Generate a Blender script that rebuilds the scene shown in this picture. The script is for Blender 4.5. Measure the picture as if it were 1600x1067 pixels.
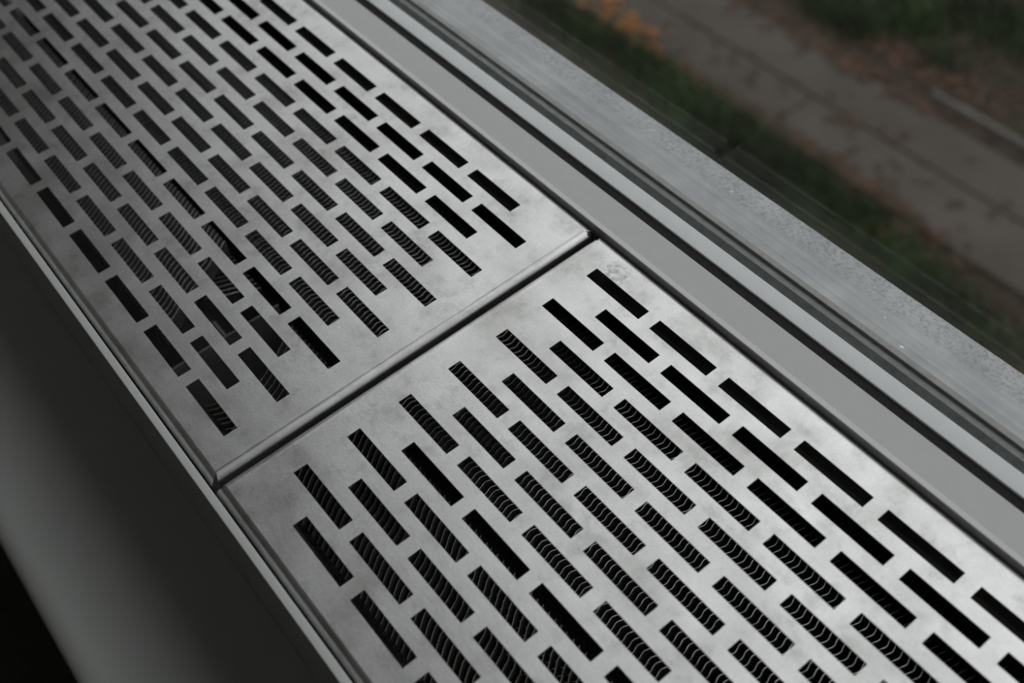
import bpy, bmesh, math, random
from mathutils import Matrix, Vector
random.seed(7)
for o in list(bpy.data.objects): bpy.data.objects.remove(o)
SC = bpy.context.scene
COL = SC.collection
Z0 = 620.0                       # height of the grille covers above the room floor, mm
def W(u, v, z): return Vector((u/1000, v/1000, (z+Z0)/1000))

# ------------------------------------------------------------------ camera
CAM_R = [[0.6192762, 0.7803469, -0.0869235], [0.580669, -0.5296834, -0.618271], [-0.5285078, 0.3324068, -0.7811436]]
CAM_C = [240.328, -197.813, 345.792]
cd = bpy.data.cameras.new('camera'); cam = bpy.data.objects.new('camera', cd); COL.objects.link(cam)
r, d, f = [Vector(x) for x in CAM_R]
m = Matrix((r, -d, -f)).transposed().to_4x4(); m.translation = W(*CAM_C)
cam.matrix_world = m
cd.sensor_fit = 'HORIZONTAL'; cd.sensor_width = 36.0; cd.lens = 1730.9/1600*36
cd.clip_start = 0.01; cd.clip_end = 200
cd.dof.use_dof = True; cd.dof.focus_distance = 0.445; cd.dof.aperture_fstop = 8.0
SC.camera = cam

# ------------------------------------------------------------------ daylight: overcast sky
wd = bpy.data.worlds.new('overcast_sky'); SC.world = wd; wd.use_nodes = True
bg = wd.node_tree.nodes['Background']; bg.inputs[0].default_value = (0.975, 0.99, 1.0, 1)
_t = wd.node_tree.nodes.new('ShaderNodeTexCoord'); _s = wd.node_tree.nodes.new('ShaderNodeSeparateXYZ')     # standard overcast sky: (1 + 2 sin elevation) / 3 of the zenith
_m = wd.node_tree.nodes.new('ShaderNodeMath'); _m.operation = 'MULTIPLY_ADD'; _m.inputs[1].default_value = 0.80; _m.inputs[2].default_value = 0.40
_x = wd.node_tree.nodes.new('ShaderNodeMath'); _x.operation = 'MAXIMUM'; _x.inputs[1].default_value = 0.0
wd.node_tree.links.new(_t.outputs['Generated'], _s.inputs[0]); wd.node_tree.links.new(_s.outputs[2], _x.inputs[0])
wd.node_tree.links.new(_x.outputs[0], _m.inputs[0]); wd.node_tree.links.new(_m.outputs[0], bg.inputs[1])
SC.view_settings.view_transform = 'Standard'; SC.view_settings.look = 'None'
SC.view_settings.gamma = 1.0; SC.view_settings.use_curve_mapping = False
SC.view_settings.exposure = 0.67

# ------------------------------------------------------------------ materials
def new_mat(name):
    mt = bpy.data.materials.new(name); mt.use_nodes = True
    nt = mt.node_tree; b = nt.nodes['Principled BSDF']
    return mt, nt, b
def noise(nt, scale, detail=4, rough=0.55, stretch=None, off=(0,0,0)):
    tc = nt.nodes.new('ShaderNodeTexCoord'); mp = nt.nodes.new('ShaderNodeMapping')
    mp.inputs['Scale'].default_value = stretch or (1,1,1); mp.inputs['Location'].default_value = off
    n = nt.nodes.new('ShaderNodeTexNoise'); n.inputs['Scale'].default_value = scale
    n.inputs['Detail'].default_value = detail; n.inputs['Roughness'].default_value = rough
    nt.links.new(tc.outputs['Object'], mp.inputs[0]); nt.links.new(mp.outputs[0], n.inputs['Vector'])
    return n.outputs['Fac']
def ramp(nt, fac, stops):
    rp = nt.nodes.new('ShaderNodeValToRGB'); e = rp.color_ramp.elements
    while len(e) < len(stops): e.new(0.5)
    for i, (p, c) in enumerate(stops):
        e[i].position = p; e[i].color = (c, c, c, 1) if isinstance(c, (int, float)) else (*c, 1)
    nt.links.new(fac, rp.inputs[0]); return rp.outputs[0]
def mixc(nt, a, b, fac, mode='MIX'):
    mx = nt.nodes.new('ShaderNodeMix'); mx.data_type = 'RGBA'; mx.blend_type = mode
    for s, val in ((mx.inputs['Factor'], fac), (mx.inputs['A'], a), (mx.inputs['B'], b)):
        if isinstance(val, (int, float)): s.default_value = val
        elif isinstance(val, tuple): s.default_value = (*val, 1)
        else: nt.links.new(val, s)
    return mx.outputs['Result']
def bump(nt, b, h, strength, dist):
    bp = nt.nodes.new('ShaderNodeBump'); bp.inputs['Strength'].default_value = strength
    bp.inputs['Distance'].default_value = dist; nt.links.new(h, bp.inputs['Height']); nt.links.new(bp.outputs[0], b.inputs['Normal'])
def simple(name, col, rough, metal=0.0, var=0.0, scale=40, bmp=0.0, spec=0.5):
    mt, nt, b = new_mat(name)
    b.inputs['Roughness'].default_value = rough; b.inputs['Metallic'].default_value = metal
    b.inputs['Specular IOR Level'].default_value = spec
    n = noise(nt, scale)
    lo = tuple(c*(1-var) for c in col); hi = tuple(min(1, c*(1+var)) for c in col)
    nt.links.new(ramp(nt, n, [(0.3, lo), (0.7, hi)]), b.inputs['Base Color'])
    if bmp: bump(nt, b, n, 0.3, bmp)
    return mt
def steel(name, brushed=False, smudge=None):
    mt, nt, b = new_mat(name); b.inputs['Metallic'].default_value = 1.0
    cloud = ramp(nt, noise(nt, 38, 5, 0.6), [(0.28, (0.40, 0.393, 0.386)), (0.47, (0.54, 0.535, 0.53)), (0.7, (0.62, 0.62, 0.62))])
    smear = ramp(nt, noise(nt, 90, 6, 0.7, off=(3, 1, 0)), [(0.30, 0.60), (0.48, 1.0)])
    grain = ramp(nt, noise(nt, 1900, 2, 0.5), [(0.25, 0.90), (0.75, 1.06)])
    c = mixc(nt, mixc(nt, cloud, smear, 0.6, 'MULTIPLY'), grain, 1.0, 'MULTIPLY')
    if brushed:
        st = ramp(nt, noise(nt, 500, 4, 0.6, stretch=(1, 0.03, 1)), [(0.3, 0.62), (0.55, 1.05)])
        c = mixc(nt, c, st, 0.75, 'MULTIPLY')
    if smudge:                       # a small finger smudge on the metal
        tc = nt.nodes.new('ShaderNodeTexCoord'); vm = nt.nodes.new('ShaderNodeVectorMath'); vm.operation = 'DISTANCE'; vm.inputs[1].default_value = smudge
        mr = nt.nodes.new('ShaderNodeMapRange'); mr.inputs[1].default_value = 0.0045; mr.inputs[2].default_value = 0.0075; mr.inputs[3].default_value = 1; mr.inputs[4].default_value = 0
        nt.links.new(tc.outputs['Object'], vm.inputs[0]); nt.links.new(vm.outputs['Value'], mr.inputs[0])
        blot = ramp(nt, noise(nt, 420, 4, 0.6), [(0.42, 0.62), (0.58, 1.0)])
        c = mixc(nt, c, mixc(nt, c, blot, 1.0, 'MULTIPLY'), mr.outputs[0])
    nt.links.new(c, b.inputs['Base Color'])
    nt.links.new(ramp(nt, noise(nt, 55, 5, 0.65, off=(0, 7, 0)), [(0.3, 0.42), (0.7, 0.32)]), b.inputs['Roughness'])
    bump(nt, b, noise(nt, 700, 3, 0.6), 0.10, 0.0004)
    return mt
M = {}
M['steel'] = steel('satin_steel'); M['steel_edge'] = steel('brushed_steel_edge', True)
M['fin'] = simple('fin_aluminium', (0.55, 0.56, 0.55), 0.32, 1.0, 0.7, 220)  # strong tone variation paints uneven glints along the fin edges
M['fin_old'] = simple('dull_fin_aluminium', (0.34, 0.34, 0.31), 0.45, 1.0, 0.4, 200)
M['fin_side'] = simple('shaded_fin_face', (0.10, 0.10, 0.095), 0.7, 0, 0.3, 200)  # aluminium faces coloured dark to paint in the shade between the fins
M['copper'] = simple('copper_tube', (0.10, 0.085, 0.075), 0.5, 0.6, 0.2, 80)
M['dark'] = simple('black_trough_paint', (0.19, 0.19, 0.18), 0.6, 0, 0.25, 60)
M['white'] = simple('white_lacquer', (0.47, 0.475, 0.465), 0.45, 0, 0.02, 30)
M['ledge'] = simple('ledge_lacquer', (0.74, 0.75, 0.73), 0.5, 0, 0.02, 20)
M['sill'] = simple('grey_sill_lacquer', (0.50, 0.495, 0.495), 0.38, 0, 0.02, 200)
M['rail'] = simple('cool_white_rail_lacquer', (0.66, 0.68, 0.685), 0.4, 0, 0.03, 120)
M['rubber'] = simple('black_rubber', (0.022, 0.022, 0.021), 0.8, 0, 0.2, 300, spec=0.15)
M['gasket'] = simple('grey_glazing_gasket', (0.15, 0.16, 0.157), 0.5, 0, 0.2, 250)
M['bead'] = simple('taupe_glazing_bead', (0.17, 0.165, 0.157), 0.5, 0, 0.15, 250)
M['paint'] = simple('wall_paint', (0.34, 0.33, 0.31), 0.8, 0, 0.04, 4)
M['ceil'] = simple('ceiling_paint', (0.36, 0.355, 0.345), 0.8, 0, 0.03, 4)
M['carpet'] = simple('dark_carpet', (0.085, 0.082, 0.072), 0.95, 0, 0.4, 250, spec=0.1)
M['render'] = simple('exterior_render', (0.40, 0.39, 0.37), 0.9, 0, 0.1, 20)
def zinc():
    mt, nt, b = new_mat('weathered_zinc'); b.inputs['Metallic'].default_value = 0.25
    base = ramp(nt, noise(nt, 45, 6, 0.65), [(0.3, (0.215, 0.228, 0.240)), (0.7, (0.34, 0.346, 0.348))])
    spk = ramp(nt, noise(nt, 560, 4, 0.75), [(0.33, 0.55), (0.55, 1.05)])
    wht = ramp(nt, noise(nt, 170, 2, 0.5, off=(5, 2, 1)), [(0.745, 0.0), (0.79, 1.0)])
    # the inner 12 mm of the sill stay cleaner: dirt grows outwards
    tc = nt.nodes.new('ShaderNodeTexCoord'); sp = nt.nodes.new('ShaderNodeSeparateXYZ'); nt.links.new(tc.outputs['Object'], sp.inputs[0])
    mr = nt.nodes.new('ShaderNodeMapRange'); mr.inputs[1].default_value = 0.010; mr.inputs[2].default_value = 0.020
    nt.links.new(sp.outputs[1], mr.inputs[0])
    lines = ramp(nt, noise(nt, 500, 3, 0.5, stretch=(0.015, 1, 1)), [(0.35, 0.86), (0.6, 1.0)])
    dirt = mixc(nt, base, spk, 1.0, 'MULTIPLY')
    clean = mixc(nt, base, lines, 1.0, 'MULTIPLY')
    c = mixc(nt, clean, dirt, mr.outputs[0]); c = mixc(nt, c, (0.75, 0.74, 0.70), wht)
    nt.links.new(c, b.inputs['Base Color']); b.inputs['Roughness'].default_value = 0.55
    bump(nt, b, noise(nt, 420, 3, 0.7), 0.25, 0.0006)
    return mt
M['zinc'] = zinc()
def glass():
    mt = bpy.data.materials.new('clear_glass'); mt.use_nodes = True; nt = mt.node_tree
    nt.nodes.remove(nt.nodes['Principled BSDF']); out = nt.nodes['Material Output']
    tr = nt.nodes.new('ShaderNodeBsdfTransparent'); tr.inputs[0].default_value = (0.965, 0.972, 0.966, 1)
    gl = nt.nodes.new('ShaderNodeBsdfGlossy'); gl.inputs['Roughness'].default_value = 0.02
    lw = nt.nodes.new('ShaderNodeLayerWeight'); lw.inputs[0].default_value = 0.5     # Schlick reflectance, alike on both faces
    pw = nt.nodes.new('ShaderNodeMath'); pw.operation = 'POWER'; pw.inputs[1].default_value = 5.0
    fr = nt.nodes.new('ShaderNodeMath'); fr.operation = 'MULTIPLY_ADD'; fr.inputs[1].default_value = 0.9; fr.inputs[2].default_value = 0.02
    nt.links.new(lw.outputs['Facing'], pw.inputs[0]); nt.links.new(pw.outputs[0], fr.inputs[0])
    mx = nt.nodes.new('ShaderNodeMixShader')
    nt.links.new(fr.outputs[0], mx.inputs[0]); nt.links.new(tr.outputs[0], mx.inputs[1]); nt.links.new(gl.outputs[0], mx.inputs[2])
    nt.links.new(mx.outputs[0], out.inputs[0]); return mt
M['glass'] = glass()
def soil():
    mt, nt, b = new_mat('brown_soil'); b.inputs['Roughness'].default_value = 1.0; b.inputs['Specular IOR Level'].default_value = 0.1
    a = ramp(nt, noise(nt, 1.6, 6, 0.65), [(0.3, (0.020, 0.019, 0.014)), (0.5, (0.032, 0.025, 0.019)), (0.7, (0.042, 0.030, 0.023))])
    g = ramp(nt, noise(nt, 9, 5, 0.7, off=(4, 0, 0)), [(0.35, 0.6), (0.65, 1.25)])
    nt.links.new(mixc(nt, a, g, 1.0, 'MULTIPLY'), b.inputs['Base Color']); return mt
M['soil'] = soil()
def concrete():
    mt, nt, b = new_mat('old_concrete'); b.inputs['Roughness'].default_value = 0.95; b.inputs['Specular IOR Level'].default_value = 0.2
    a = ramp(nt, noise(nt, 1.3, 6, 0.6), [(0.3, (0.038, 0.033, 0.028)), (0.7, (0.058, 0.051, 0.045))])
    l = ramp(nt, noise(nt, 14, 4, 0.7, off=(2, 5, 0)), [(0.56, 0.0), (0.70, 0.7)])
    nt.links.new(mixc(nt, a, (0.050, 0.030, 0.020), l), b.inputs['Base Color']); return mt
M['concrete'] = concrete()
M['kerb'] = simple('kerb_concrete', (0.075, 0.07, 0.065), 0.95, 0, 0.2, 6, spec=0.2)
def twotone(name, a, c, scale):
    mt, nt, b = new_mat(name); b.inputs['Roughness'].default_value = 0.8; b.inputs['Specular IOR Level'].default_value = 0.2
    nt.links.new(ramp(nt, noise(nt, scale, 3, 0.6), [(0.35, a), (0.65, c)]), b.inputs['Base Color']); return mt
M['grass'] = twotone('dull_grass', (0.020, 0.024, 0.014), (0.040, 0.064, 0.026), 2.2)
M['leaf'] = twotone('fallen_leaf', (0.034, 0.023, 0.017), (0.060, 0.032, 0.020), 5)
M['leaf_or'] = twotone('orange_leaf', (0.12, 0.045, 0.014), (0.20, 0.085, 0.018), 6)

# ------------------------------------------------------------------ mesh helpers (all measures in mm, u along, v to the window, z up)
def tag(o, label=None, cat=None, group=None, kind=None):
    if label: o['label'] = label
    if cat: o['category'] = cat
    if group: o['group'] = group
    if kind: o['kind'] = kind
    return o
def mk(name, verts, faces, mat, parent=None, org=(0, 0, 0), smooth=False):
    me = bpy.data.meshes.new(name)
    me.from_pydata([((a-org[0])/1000, (b-org[1])/1000, (c-org[2])/1000) for a, b, c in verts], [], faces)
    me.materials.append(mat if not isinstance(mat, str) else M[mat])
    bm = bmesh.new(); bm.from_mesh(me); bmesh.ops.recalc_face_normals(bm, faces=bm.faces); bm.to_mesh(me); bm.free()
    if smooth:
        for p in me.polygons: p.use_smooth = True
        me.set_sharp_from_angle(angle=math.radians(40))
    o = bpy.data.objects.new(name, me); COL.objects.link(o)
    if parent: o.parent = parent
    else: o.location = W(*org)
    return o
def empty(name, org):
    o = bpy.data.objects.new(name, None); COL.objects.link(o); o.location = W(*org); o.empty_display_size = 0.05; return o
def prism(prof, u0, u1):
    n = len(prof); vs = [(u0, v, z) for v, z in prof] + [(u1, v, z) for v, z in prof]
    fs = [(i, (i+1) % n, n+(i+1) % n, n+i) for i in range(n)] + [tuple(range(n-1, -1, -1)), tuple(range(n, 2*n))]
    return vs, fs
def rounded(pts):                      # pts: (v, z, radius)
    out = []; n = len(pts)
    for i, (x, y, rr) in enumerate(pts):
        if rr <= 0: out.append((x, y)); continue
        p = Vector((x, y)); a = Vector(pts[i-1][:2]); b = Vector(pts[(i+1) % n][:2])
        d1 = (a-p).normalized(); d2 = (b-p).normalized(); ang = d1.angle(d2); t = rr/math.tan(ang/2)
        s = p+d1*t; e = p+d2*t; c = p+(d1+d2).normalized()*(rr/math.sin(ang/2))
        a0 = math.atan2(*(s-c).yx); a1 = math.atan2(*(e-c).yx); da = (a1-a0+math.pi) % (2*math.pi)-math.pi
        k = max(3, int(abs(da)/0.22))
        out += [(c.x+rr*math.cos(a0+da*j/k), c.y+rr*math.sin(a0+da*j/k)) for j in range(k+1)]
    return out
def box(u0, u1, v0, v1, z0, z1): return prism([(v0, z0), (v1, z0), (v1, z1), (v0, z1)], u0, u1)
def join(*parts):
    vs, fs = [], []
    for v, f_ in parts:
        k = len(vs); vs += v; fs += [tuple(i+k for i in q) for q in f_]
    return vs, fs

# ------------------------------------------------------------------ room shell
RU0, RU1, RV = -1150, 2200, -3600
WU0, WU1, WH = -1000, 1300, 1750              # window opening
FL, CL = -620, 1980
G0, GZ = 120, -4300                            # outside ground level
mk_s = lambda name, geo, mat, org, label, cat: tag(mk(name, *geo, mat, org=org), label, cat, kind='structure')
mk_s('floor', box(RU0-100, RU1+100, RV-100, 200, FL-100, FL), 'carpet', (0, -1500, FL), 'dark carpeted floor below the white ledge', 'floor')
mk_s('ceiling', box(RU0-100, RU1+100, RV-100, 200, CL, CL+100), 'ceil', (0, -1500, CL), 'plain pale ceiling of the room', 'ceiling')
mk_s('wall_back', box(RU0-100, RU1+100, RV-100, RV, FL, CL), 'paint', (0, RV, FL), 'plain pale wall opposite the window', 'wall')
mk_s('wall_left', box(RU0-100, RU0, RV, 200, FL, CL), 'paint', (RU0, -1500, FL), 'plain pale side wall beyond the far end of the casing', 'wall')
mk_s('wall_right', box(RU1, RU1+100, RV, 200, FL, CL), 'paint', (RU1, -1500, FL), 'plain pale side wall on the near end of the casing', 'wall')
wf = join(box(RU0, RU1, 16, 80, GZ, -42), box(RU0, RU1, 16, 100, WH+40, CL), box(RU0, WU0-40, 16, 100, -42, WH+40), box(WU1+40, RU1, 16, 100, -42, WH+40))
mk_s('wall_front', wf, 'render', (0, 60, FL), 'outer wall that holds the long window', 'wall')

# window: inner rail, gaskets, pane, frame members
win = tag(empty('window_1', ((WU0+WU1)/2, 50, -42)), 'fixed window with a cool white bottom rail and dark gasket', 'window', kind='structure')
WO = ((WU0+WU1)/2, 50, -42)
rail = rounded([(37.2, -41, 0), (53.5, -41, 0), (53.5, -1.5, 0), (45.6, -1.5, 0), (45.6, 0, 0.8), (37.2, 0, 0.6)])
tag(mk('bottom_rail', *prism(rail, WU0, WU1), 'rail', win, WO, True), 'cool white lacquered bottom rail')
gk = rounded([(45.7, -1.4, 0), (53.5, -1.4, 0), (53.5, -1.1, 0), (49.4, -1.1, 0), (49.4, 0.7, 0.1), (48.9, 0.7, 0.3), (45.7, -1.1, 0)])
tag(mk('inner_gasket', *prism(gk, WU0, WU1), 'gasket', win, WO, True), 'dark grey rubber gasket')
mk('pane', *box(WU0, WU1, 49.5, 53.5, -1, WH), 'glass', win, WO)
bd = rounded([(53.6, -1.4, 0), (56.45, -1.4, 0), (56.45, 0.2, 0), (54.4, 0.5, 0.5), (53.6, 0.5, 0)])
tag(mk('outer_bead', *prism(bd, WU0, WU1), 'bead', win, WO, True), 'taupe glazing bead')
mk('jamb', *box(WU0-40, WU0, 37, 70, -41, WH+40), 'rail', win, WO)
mk('jamb', *box(WU1, WU1+40, 37, 70, -41, WH+40), 'rail', win, WO)
mk('head_rail', *box(WU0, WU1, 37, 70, WH, WH+40), 'rail', win, WO)

# inner sill strip, black seal, outer sill
SU0, SU1 = -1000, 1300
sl = rounded([(15.2, -41, 0), (32.6, -41, 0), (32.6, 0.0, 0.5), (18.4, 0.0, 0), (15.5, 0.95, 0), (15.2, 0.7, 0)])
tag(mk('trim_1', *prism(sl, SU0, SU1), 'sill', org=(0, 24, -41)), 'smooth grey sill strip beside the steel covers', 'sill strip', kind='structure')
tag(mk('trim_2', *prism(rounded([(32.7, -41, 0), (37.1, -41, 0), (37.1, -0.9, 0.3), (32.7, -0.9, 0.3)]), SU0, SU1), 'rubber', org=(0, 35, -41)),
    'black rubber seal between grey sill strip and white rail', 'seal', kind='structure')
zs = rounded([(56.46, -40, 0), (80, -40, 0), (80, -46, 0), (86.2, -46, 0), (86.2, -6.2, 0.9), (71.0, -3.0, 3), (66.5, -0.9, 3), (56.46, 0.2, 0)])
tag(mk('trim_3', *prism(zs, SU0, SU1), 'zinc', org=(0, 56.5, -40), smooth=True), 'weathered speckled metal outer sill behind the glass', 'outer sill', kind='structure')

# ------------------------------------------------------------------ convector casing
CU0, CU1 = -960, 800
CO = (0, -82, FL)
cas = tag(empty('convector_casing', CO), 'white lacquered casing with a thin bright top edge along the steel covers', 'casing')
fp = rounded([(-180.5, FL, 0), (-177.5, FL, 0), (-177.4, 0.6, 0.25), (-180.6, 0.6, 0.3)])
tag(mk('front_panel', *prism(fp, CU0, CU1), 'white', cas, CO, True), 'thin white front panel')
mk('rest_ledge', *prism([(-177.4, -17.5), (-171.5, -17.5), (-171.5, -16.1), (-177.4, -16.1)], CU0, CU1), 'dark', cas, CO)
mk('rest_ledge', *prism(rounded([(14.9, -20.0, 0), (4.4, -20.0, 0), (4.4, -16.1, 1.2), (14.9, -16.1, 0)]), CU0, CU1), 'dark', cas, CO, True)
mk('back_panel', *box(CU0, CU1, 13.5, 15.0, FL, -20.1), 'dark', cas, CO)
mk('trough_floor', *box(CU0, CU1, -177.4, 13.4, -132, -130), 'dark', cas, CO)
mk('end_panel', *box(CU0-3, CU0, -180.5, 15, FL, 0), 'white', cas, CO)
mk('end_panel', *box(CU1, CU1+3, -180.5, 15, FL, 0), 'white', cas, CO)

lg = rounded([(-180.6, -192, 0), (-180.6, -160, 0), (-273.6, -160, 14), (-273.6, -192, 12)])
lb = tag(empty('pipe_boxing', (0, -230, FL)), 'wide white ledge at the foot of the casing front', 'ledge')
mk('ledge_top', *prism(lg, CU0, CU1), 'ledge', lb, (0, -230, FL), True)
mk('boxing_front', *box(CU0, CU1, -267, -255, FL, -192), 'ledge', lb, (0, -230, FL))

# ------------------------------------------------------------------ slotted steel covers
ROW, PITCH, SL, SW = 12.0, 38.109, 31.724, 5.989
VF0, VF1 = -172.2, 10.1                         # flat part of the sheet across
NS, TH, RB, FH = 12, 0.55, 4.2, 16.0            # slots per row, sheet thickness, bend radius, flange height
def sheet_geo(uo, ul0, ul1):
    # uo: start of the first slot of an odd row; ul0, ul1: flat limits along
    slots = {}
    for rr in range(14):
        off = 0 if rr % 2 == 0 else PITCH/2
        slots[rr] = [(uo+off+k*PITCH, uo+off+k*PITCH+SL) for k in range(NS)]
    us = sorted({round(x, 4) for s in slots.values() for ab in s for x in ab} | {ul0, ul1})
    vs_ = sorted({VF0, VF1} | {round(-rr*ROW, 4) for rr in range(14)} | {round(-rr*ROW-SW, 4) for rr in range(14)})
    nu, nv = len(us), len(vs_)
    hole = set()
    for rr in range(14):
        j = vs_.index(round(-rr*ROW-SW, 4))
        for a, b in slots[rr]:
            i0, i1 = us.index(round(a, 4)), us.index(round(b, 4))
            for i in range(i0, i1): hole.add((i, j))
    verts = [(u, v, 0.0) for u in us for v in vs_] + [(u, v, -TH) for u in us for v in vs_]
    N = nu*nv; idx = lambda i, j: i*nv+j
    faces = []
    for i in range(nu-1):
        for j in range(nv-1):
            if (i, j) in hole:
                for (di, dj, a, b) in ((-1, 0, (i, j), (i, j+1)), (1, 0, (i+1, j), (i+1, j+1)), (0, -1, (i, j), (i+1, j)), (0, 1, (i, j+1), (i+1, j+1))):
                    if (i+di, j+dj) not in hole:
                        A, B = idx(*a), idx(*b); faces.append((A, B, B+N, A+N))
                continue
            q = (idx(i, j), idx(i+1, j), idx(i+1, j+1), idx(i, j+1))
            faces.append(q); faces.append(tuple(x+N for x in reversed(q)))
    used = sorted({x for q in faces for x in q}); mp = {x: k for k, x in enumerate(used)}
    return [verts[x] for x in used], [tuple(mp[x] for x in q) for q in faces]
def flange_geo(p, q, nrm, cut0, cut1, lead=0.0, RB=RB):
    # folded edge along p -> q (flat border), bent outwards along nrm, with the corners cut back
    p, q, n = Vector((*p, 0)), Vector((*q, 0)), Vector((*nrm, 0)); t = (q-p).normalized()
    prof = [(0, 0)] + [(RB*math.sin(a), -RB*(1-math.cos(a))) for a in [math.pi/2*k/7 for k in range(1, 8)]] + [(RB, -FH)]
    inner = [(RB-TH, -FH)] + [((RB-TH)*math.sin(a), -RB+(RB-TH)*math.cos(a)) for a in [math.pi/2*k/5 for k in range(5, 0, -1)]] + [(0, -TH)]
    pr = prof+inner
    if lead: pr = [(-lead, 0), (-lead+.12, -.13), (-lead+.35, 0)]+pr[:-1]+[(-lead, -TH)]
    k = len(pr); verts = []
    for end, sgn, cut in ((p, 1, cut0), (q, -1, cut1)):
        for o_, z_ in pr:
            e = 0 if o_ <= 0 else min(o_, RB)*0.66 - cut*(o_/RB)     # mitred, a little short at the corner
            w = end + n*o_ - t*sgn*max(-2, e); verts.append((w.x, w.y, z_))
    faces = [(i, (i+1) % k, k+(i+1) % k, k+i) for i in range(k)] + [tuple(range(k-1, -1, -1)), tuple(range(k, 2*k))]
    return verts, faces
def cover(uo, ul0, ul1, label, smudge=None):
    org = ((ul0+ul1)/2, (VF0+VF1)/2, -FH)
    t = tag(empty('grille_cover', org), label, 'grille cover', 'slotted steel covers on the casing')
    LD = 1.2
    mk('slotted_sheet', *sheet_geo(uo, ul0+LD, ul1-LD), 'steel' if not smudge else steel('smudged_satin_steel', False, tuple((a-b)/1000 for a, b in zip(smudge, org))), t, org)
    for p, q, n in (((ul0, VF1), (ul1, VF1), (0, 1)), ((ul1, VF0), (ul0, VF0), (0, -1)), ((ul1, VF1), (ul1, VF0), (1, 0)), ((ul0, VF0), (ul0, VF1), (-1, 0))):
        mk('folded_edge', *flange_geo(p, q, n, 0.4, 0.4, LD if n[0] else 0.0, 2.6 if n[0] else RB), 'steel_edge' if n[0] else 'steel', t, org, True)
    return t
U2 = 0.0
U1END = -32.34                                  # end of the last slot of an even row on the other cover
uo1 = U1END-SL-(NS-1)*PITCH-PITCH/2
c2 = cover(U2, -11.6, -9.9+(U1END-uo1)+21.6, 'slotted steel cover with a small smudged patch beside its corner slot', smudge=(7.5, 3.6, 0))
c1 = cover(uo1, uo1-11.6, -19.6, 'slotted steel cover with a scratched folded end at the joint and a nicked corner')
# tiny burr and nick where the folded end of that cover meets its long edge
mk('corner_burr', [(-19.2, 10.3, -.9), (-17.6, 11.9, -1.3), (-16.7, 10.6, -1.6), (-18.3, 9.7, -.5), (-17.4, 11.0, 0.5)], [(0, 1, 4), (1, 2, 4), (2, 3, 4), (3, 0, 4), (0, 3, 2, 1)], 'steel', c1, ((uo1-11.6-19.6)/2, (VF0+VF1)/2, -FH))
mk('corner_burr', [(-19.6, -175.6, -2), (-18.2, -176.4, -2.6), (-17.6, -175.2, -2.4), (-19.0, -174.6, -1.6), (-18.5, -175.4, -0.9)], [(0, 1, 4), (1, 2, 4), (2, 3, 4), (3, 0, 4), (0, 3, 2, 1)], 'steel', c1, ((uo1-11.6-19.6)/2, (VF0+VF1)/2, -FH))

# ------------------------------------------------------------------ finned convector elements under the covers
def fin_mesh(path, ztop, h, th, mat):
    n = len(path); vs, fs = [], []
    for i, (u, v) in enumerate(path):
        a = path[max(0, i-1)]; b = path[min(n-1, i+1)]
        t = Vector((b[0]-a[0], b[1]-a[1])).normalized(); nx, ny = t.y*th/2, -t.x*th/2
        vs += [(u+nx, v+ny, 0), (u-nx, v-ny, 0), (u+nx, v+ny, -h), (u-nx, v-ny, -h)]
    for i in range(n-1):
        a, b = 4*i, 4*i+4
        fs += [(a, a+1, b+1, b), (a, b, b+2, a+2), (a+1, a+3, b+3, b+1)]
    fs += [(0, 2, 3, 1), (4*n-4, 4*n-3, 4*n-1, 4*n-2)]
    me = bpy.data.meshes.new('fin'); me.from_pydata([(x/1000, y/1000, z/1000) for x, y, z in vs], [], fs)
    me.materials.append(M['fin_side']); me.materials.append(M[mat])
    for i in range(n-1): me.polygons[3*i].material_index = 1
    bm = bmesh.new(); bm.from_mesh(me); bmesh.ops.recalc_face_normals(bm, faces=bm.faces); bm.to_mesh(me); bm.free()
    for p in me.polygons: p.use_smooth = True
    me.set_sharp_from_angle(angle=math.radians(40))
    return me
def tube_geo(u0, u1, v, z, rr, seg=12):
    prof = [(v+rr*math.cos(2*math.pi*k/seg), z+rr*math.sin(2*math.pi*k/seg)) for k in range(seg)]
    return prism(prof, u0, u1)
def element(name, u0, u1, v0, v1, layers, tubes, label, base):
    org = ((u0+u1)/2, (v0+v1)/2, base)
    e = tag(empty(name, org), label, 'heating element', 'finned heating elements under the covers')
    for me, step, ztop, jit in layers:
        n = int((u1-u0)/step)
        for i in range(n+1):
            o = bpy.data.objects.new('fin', me); COL.objects.link(o); o.parent = e
            o.location = ((u0+i*step+random.uniform(-jit, jit)-org[0])/1000, 0, (ztop-org[2])/1000)
            o.rotation_euler = (0, random.uniform(-.02, .02)*(jit > 0), random.uniform(-.008, .008))
    for tv, tz, tr in tubes: mk('tube', *tube_geo(u0, u1, tv, tz, tr), 'copper', e, org, True)
    return e
BV0, BV1 = -92.0, 5.5
hb = (BV1-BV0)/2
wave = [(0.48*math.sin(2*math.pi*v/7.0)+0.2*math.sin(v*0.11), v) for v in [-hb+k*(2*hb)/112 for k in range(113)]]
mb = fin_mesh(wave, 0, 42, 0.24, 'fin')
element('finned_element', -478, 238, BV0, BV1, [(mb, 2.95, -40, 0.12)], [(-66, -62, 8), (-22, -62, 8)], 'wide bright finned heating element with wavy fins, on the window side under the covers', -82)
AV0, AV1 = -154.5, -103.0
ha = (AV1-AV0)/2
def slant(s): return [(s*v+0.35*math.sin(2*math.pi*v/9.0), v) for v in [-ha+k*(2*ha)/24 for k in range(25)]]
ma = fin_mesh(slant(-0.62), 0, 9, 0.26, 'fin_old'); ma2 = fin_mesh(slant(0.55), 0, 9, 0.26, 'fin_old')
ml = fin_mesh(slant(-0.62), 0, 9, 0.6, 'fin'); ml2 = fin_mesh(slant(0.55), 0, 9, 0.6, 'fin')
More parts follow.
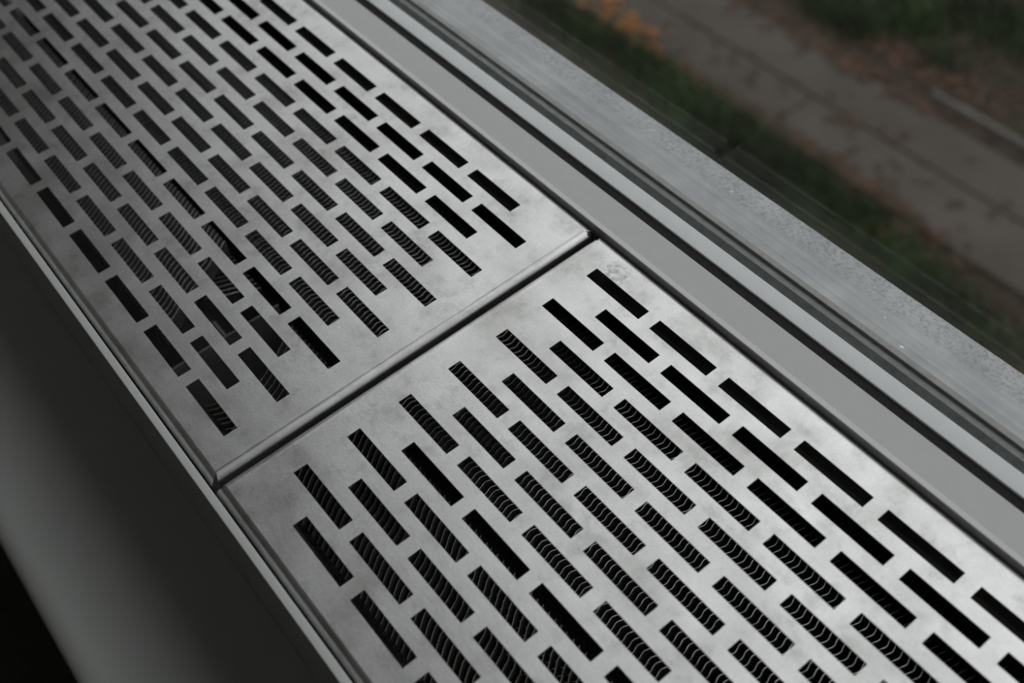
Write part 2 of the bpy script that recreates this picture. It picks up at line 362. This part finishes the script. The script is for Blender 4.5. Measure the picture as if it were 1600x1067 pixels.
element('finned_element', -80, 240, AV0, AV1, [(ma, 3.5, -40, 0.1), (ma2, 3.5, -52, 0.1)], [(-128, -50.5, 1.4)], 'narrow dull finned element with slanting fins, crossing the joint between the covers', -82)
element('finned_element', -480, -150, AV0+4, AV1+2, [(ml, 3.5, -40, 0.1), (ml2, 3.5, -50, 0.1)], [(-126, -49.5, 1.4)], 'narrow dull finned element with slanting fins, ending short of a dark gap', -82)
br = tag(empty('support_bracket', (-118, -128, -130)), 'thin dark bracket standing in the gap between two finned elements', 'bracket')
mk('bracket_plate', *box(-118.6, -117.4, -158, -100, -130, -46), 'dark', br, (-118, -128, -130))
mk('bracket_tab', *box(-132, -118.6, -129, -127.6, -60, -48), 'dark', br, (-118, -128, -130))

# ------------------------------------------------------------------ outside
KS = (345.8-GZ)/2945.8
def gp(u, v): return 240.3+(u-240.3)*KS, -197.8+(v+197.8)*KS      # positions were measured for a ground 2.6 m down
mk_s('ground', box(-9000, 3000, 100, 9000, GZ-200, GZ), 'soil', (-3000, 4500, GZ), 'brown bare soil outside below the window', 'ground')
pth = tag(empty('concrete_path', (-3000, gp(0, 2690)[1], GZ)), 'grey brown concrete path outside along the building', 'path', kind='structure')
PO = (-3000, gp(0, 2690)[1], GZ)
va, vb, vc = gp(0, 2436)[1], gp(0, 2706)[1], gp(0, 2935)[1]
uj = gp(-1902, 0)[0]
def slab(u0, u1, v0, v1, h):
    pr = rounded([(v0, GZ, 0), (v1, GZ, 0), (v1, GZ+h, 6), (v0, GZ+h, 6)])
    mk('slab', *prism(pr, u0, u1), 'concrete', pth, PO, True)
for k in range(-2, 2): slab(uj+k*2600+7, uj+(k+1)*2600-7, va, vb-6, 30+random.uniform(-3, 3))
for k in range(-2, 2): slab(uj+2200+k*3400+4, uj+2200+(k+1)*3400-4, vb+6, vc, 33+random.uniform(-3, 3))
ku0, kv0 = gp(-1600, 3046); ku1, kv1 = gp(-900, 3092)
kb = tag(mk('kerb_stone', *prism(rounded([(kv0-17, GZ-40, 0), (kv0+17, GZ-40, 0), (kv0+17, GZ+40, 8), (kv0-17, GZ+40, 8)]), ku0, ku1), 'kerb', org=(ku0, kv0, GZ), smooth=True),
    'pale straight kerb stone beside the concrete path', 'kerb')
def blades(name, patches, mat, label, cat, hmin, hmax, wd):
    vs, fs = [], []
    for (pu, pv, su, sv, n) in patches:
        cu, cv = gp(pu, pv)
        for _ in range(n):
            u = cu+random.gauss(0, su*KS); v = cv+random.gauss(0, sv*KS)
            if mat == 'grass' and va-20 < v < vc+10: continue
            h = random.uniform(hmin, hmax); a = random.uniform(0, 6.283); b = random.uniform(0, 6.283); l = random.uniform(0.2, 0.9)*h
            dx, dy = math.cos(a)*wd, math.sin(a)*wd; k = len(vs)
            vs += [(u-dx, v-dy, GZ), (u+dx, v+dy, GZ), (u+dx*.6+math.cos(b)*l*.4, v+dy*.6+math.sin(b)*l*.4, GZ+h*.65), (u-dx*.6+math.cos(b)*l*.4, v-dy*.6+math.sin(b)*l*.4, GZ+h*.65), (u+math.cos(b)*l, v+math.sin(b)*l, GZ+h)]
            fs += [(k, k+1, k+2, k+3), (k+3, k+2, k+4)]
    return tag(mk(name, vs, fs, mat, org=(-2500, 3800, GZ)), label, cat, kind='stuff')
near = [(-1700, 2200, 500, 50, 350), (-2600, 2250, 300, 60, 400), (-2196, 2325, 90, 45, 700), (-2000, 2330, 90, 40, 700), (-1750, 2310, 120, 45, 1000), (-1606, 2308, 80, 40, 900), (-1900, 2250, 200, 60, 900), (-1355, 2333, 50, 30, 350), (-2480, 2370, 90, 40, 450), (-2750, 2380, 120, 50, 500), (-3100, 2330, 150, 60, 700), (-1150, 2250, 150, 50, 500), (-800, 2230, 150, 50, 400)]
far = [(-2142, 3205, 90, 60, 900), (-1957, 3388, 80, 70, 800), (-1700, 3600, 150, 100, 900), (-2350, 3250, 90, 60, 400), (-1700, 3250, 60, 40, 120)]
blades('grass', near, 'grass', 'tufts of green grass and weeds between wall and path', 'grass', 60, 190, 6)
blades('grass', far, 'grass', 'dull green grass growing beyond the path', 'grass', 50, 150, 6)
def leaves(name, n, mat, spots, label):
    vs, fs = [], []
    for (pu, pv, su, sv, w) in spots:
        for _ in range(int(n*w)):
            cu, cv = gp(pu, pv); u = cu+random.gauss(0, su*KS); v = cv+random.gauss(0, sv*KS)
            if kv0-60 < v < kv0+60 and u > ku0-60: continue
            z = GZ+(37 if va < v < vc else 4)+random.uniform(0, 12); a = random.uniform(0, 6.283); L = random.uniform(18, 42); B = L*random.uniform(.45, .7); cz = random.uniform(2, 9)
            X = (math.cos(a), math.sin(a)); Y = (-X[1], X[0]); k = len(vs)
            P_ = lambda p, q, h: (u+X[0]*p+Y[0]*q, v+X[1]*p+Y[1]*q, z+h)
            vs += [P_(-L, 0, 0), P_(-L*.3, B, cz), P_(L*.4, B*.8, cz), P_(L, 0, 2), P_(L*.4, -B*.8, cz), P_(-L*.3, -B, cz)]
            fs += [(k, k+1, k+2, k+3), (k, k+3, k+4, k+5)]
    return tag(mk(name, vs, fs, mat, org=(-2500, 3800, GZ)), label, 'leaves', kind='stuff')
leaves('fallen_leaves', 500, 'leaf', [(-2250, 2440, 220, 22, .5), (-1700, 2440, 220, 24, .7), (-1350, 2440, 150, 25, .4), (-2000, 2950, 300, 30, .35), (-1750, 3150, 220, 90, .4), (-2600, 2420, 150, 40, .3), (-1800, 2650, 500, 120, .12)], 'brown fallen leaves along the edges of the path')
leaves('fallen_leaves', 120, 'leaf_or', [(-2728, 2490, 30, 26, .22), (-2900, 2480, 180, 70, .6), (-2620, 2380, 120, 50, .45), (-1290, 2330, 20, 12, .15)], 'bright orange leaves lying on the grass by the wall')
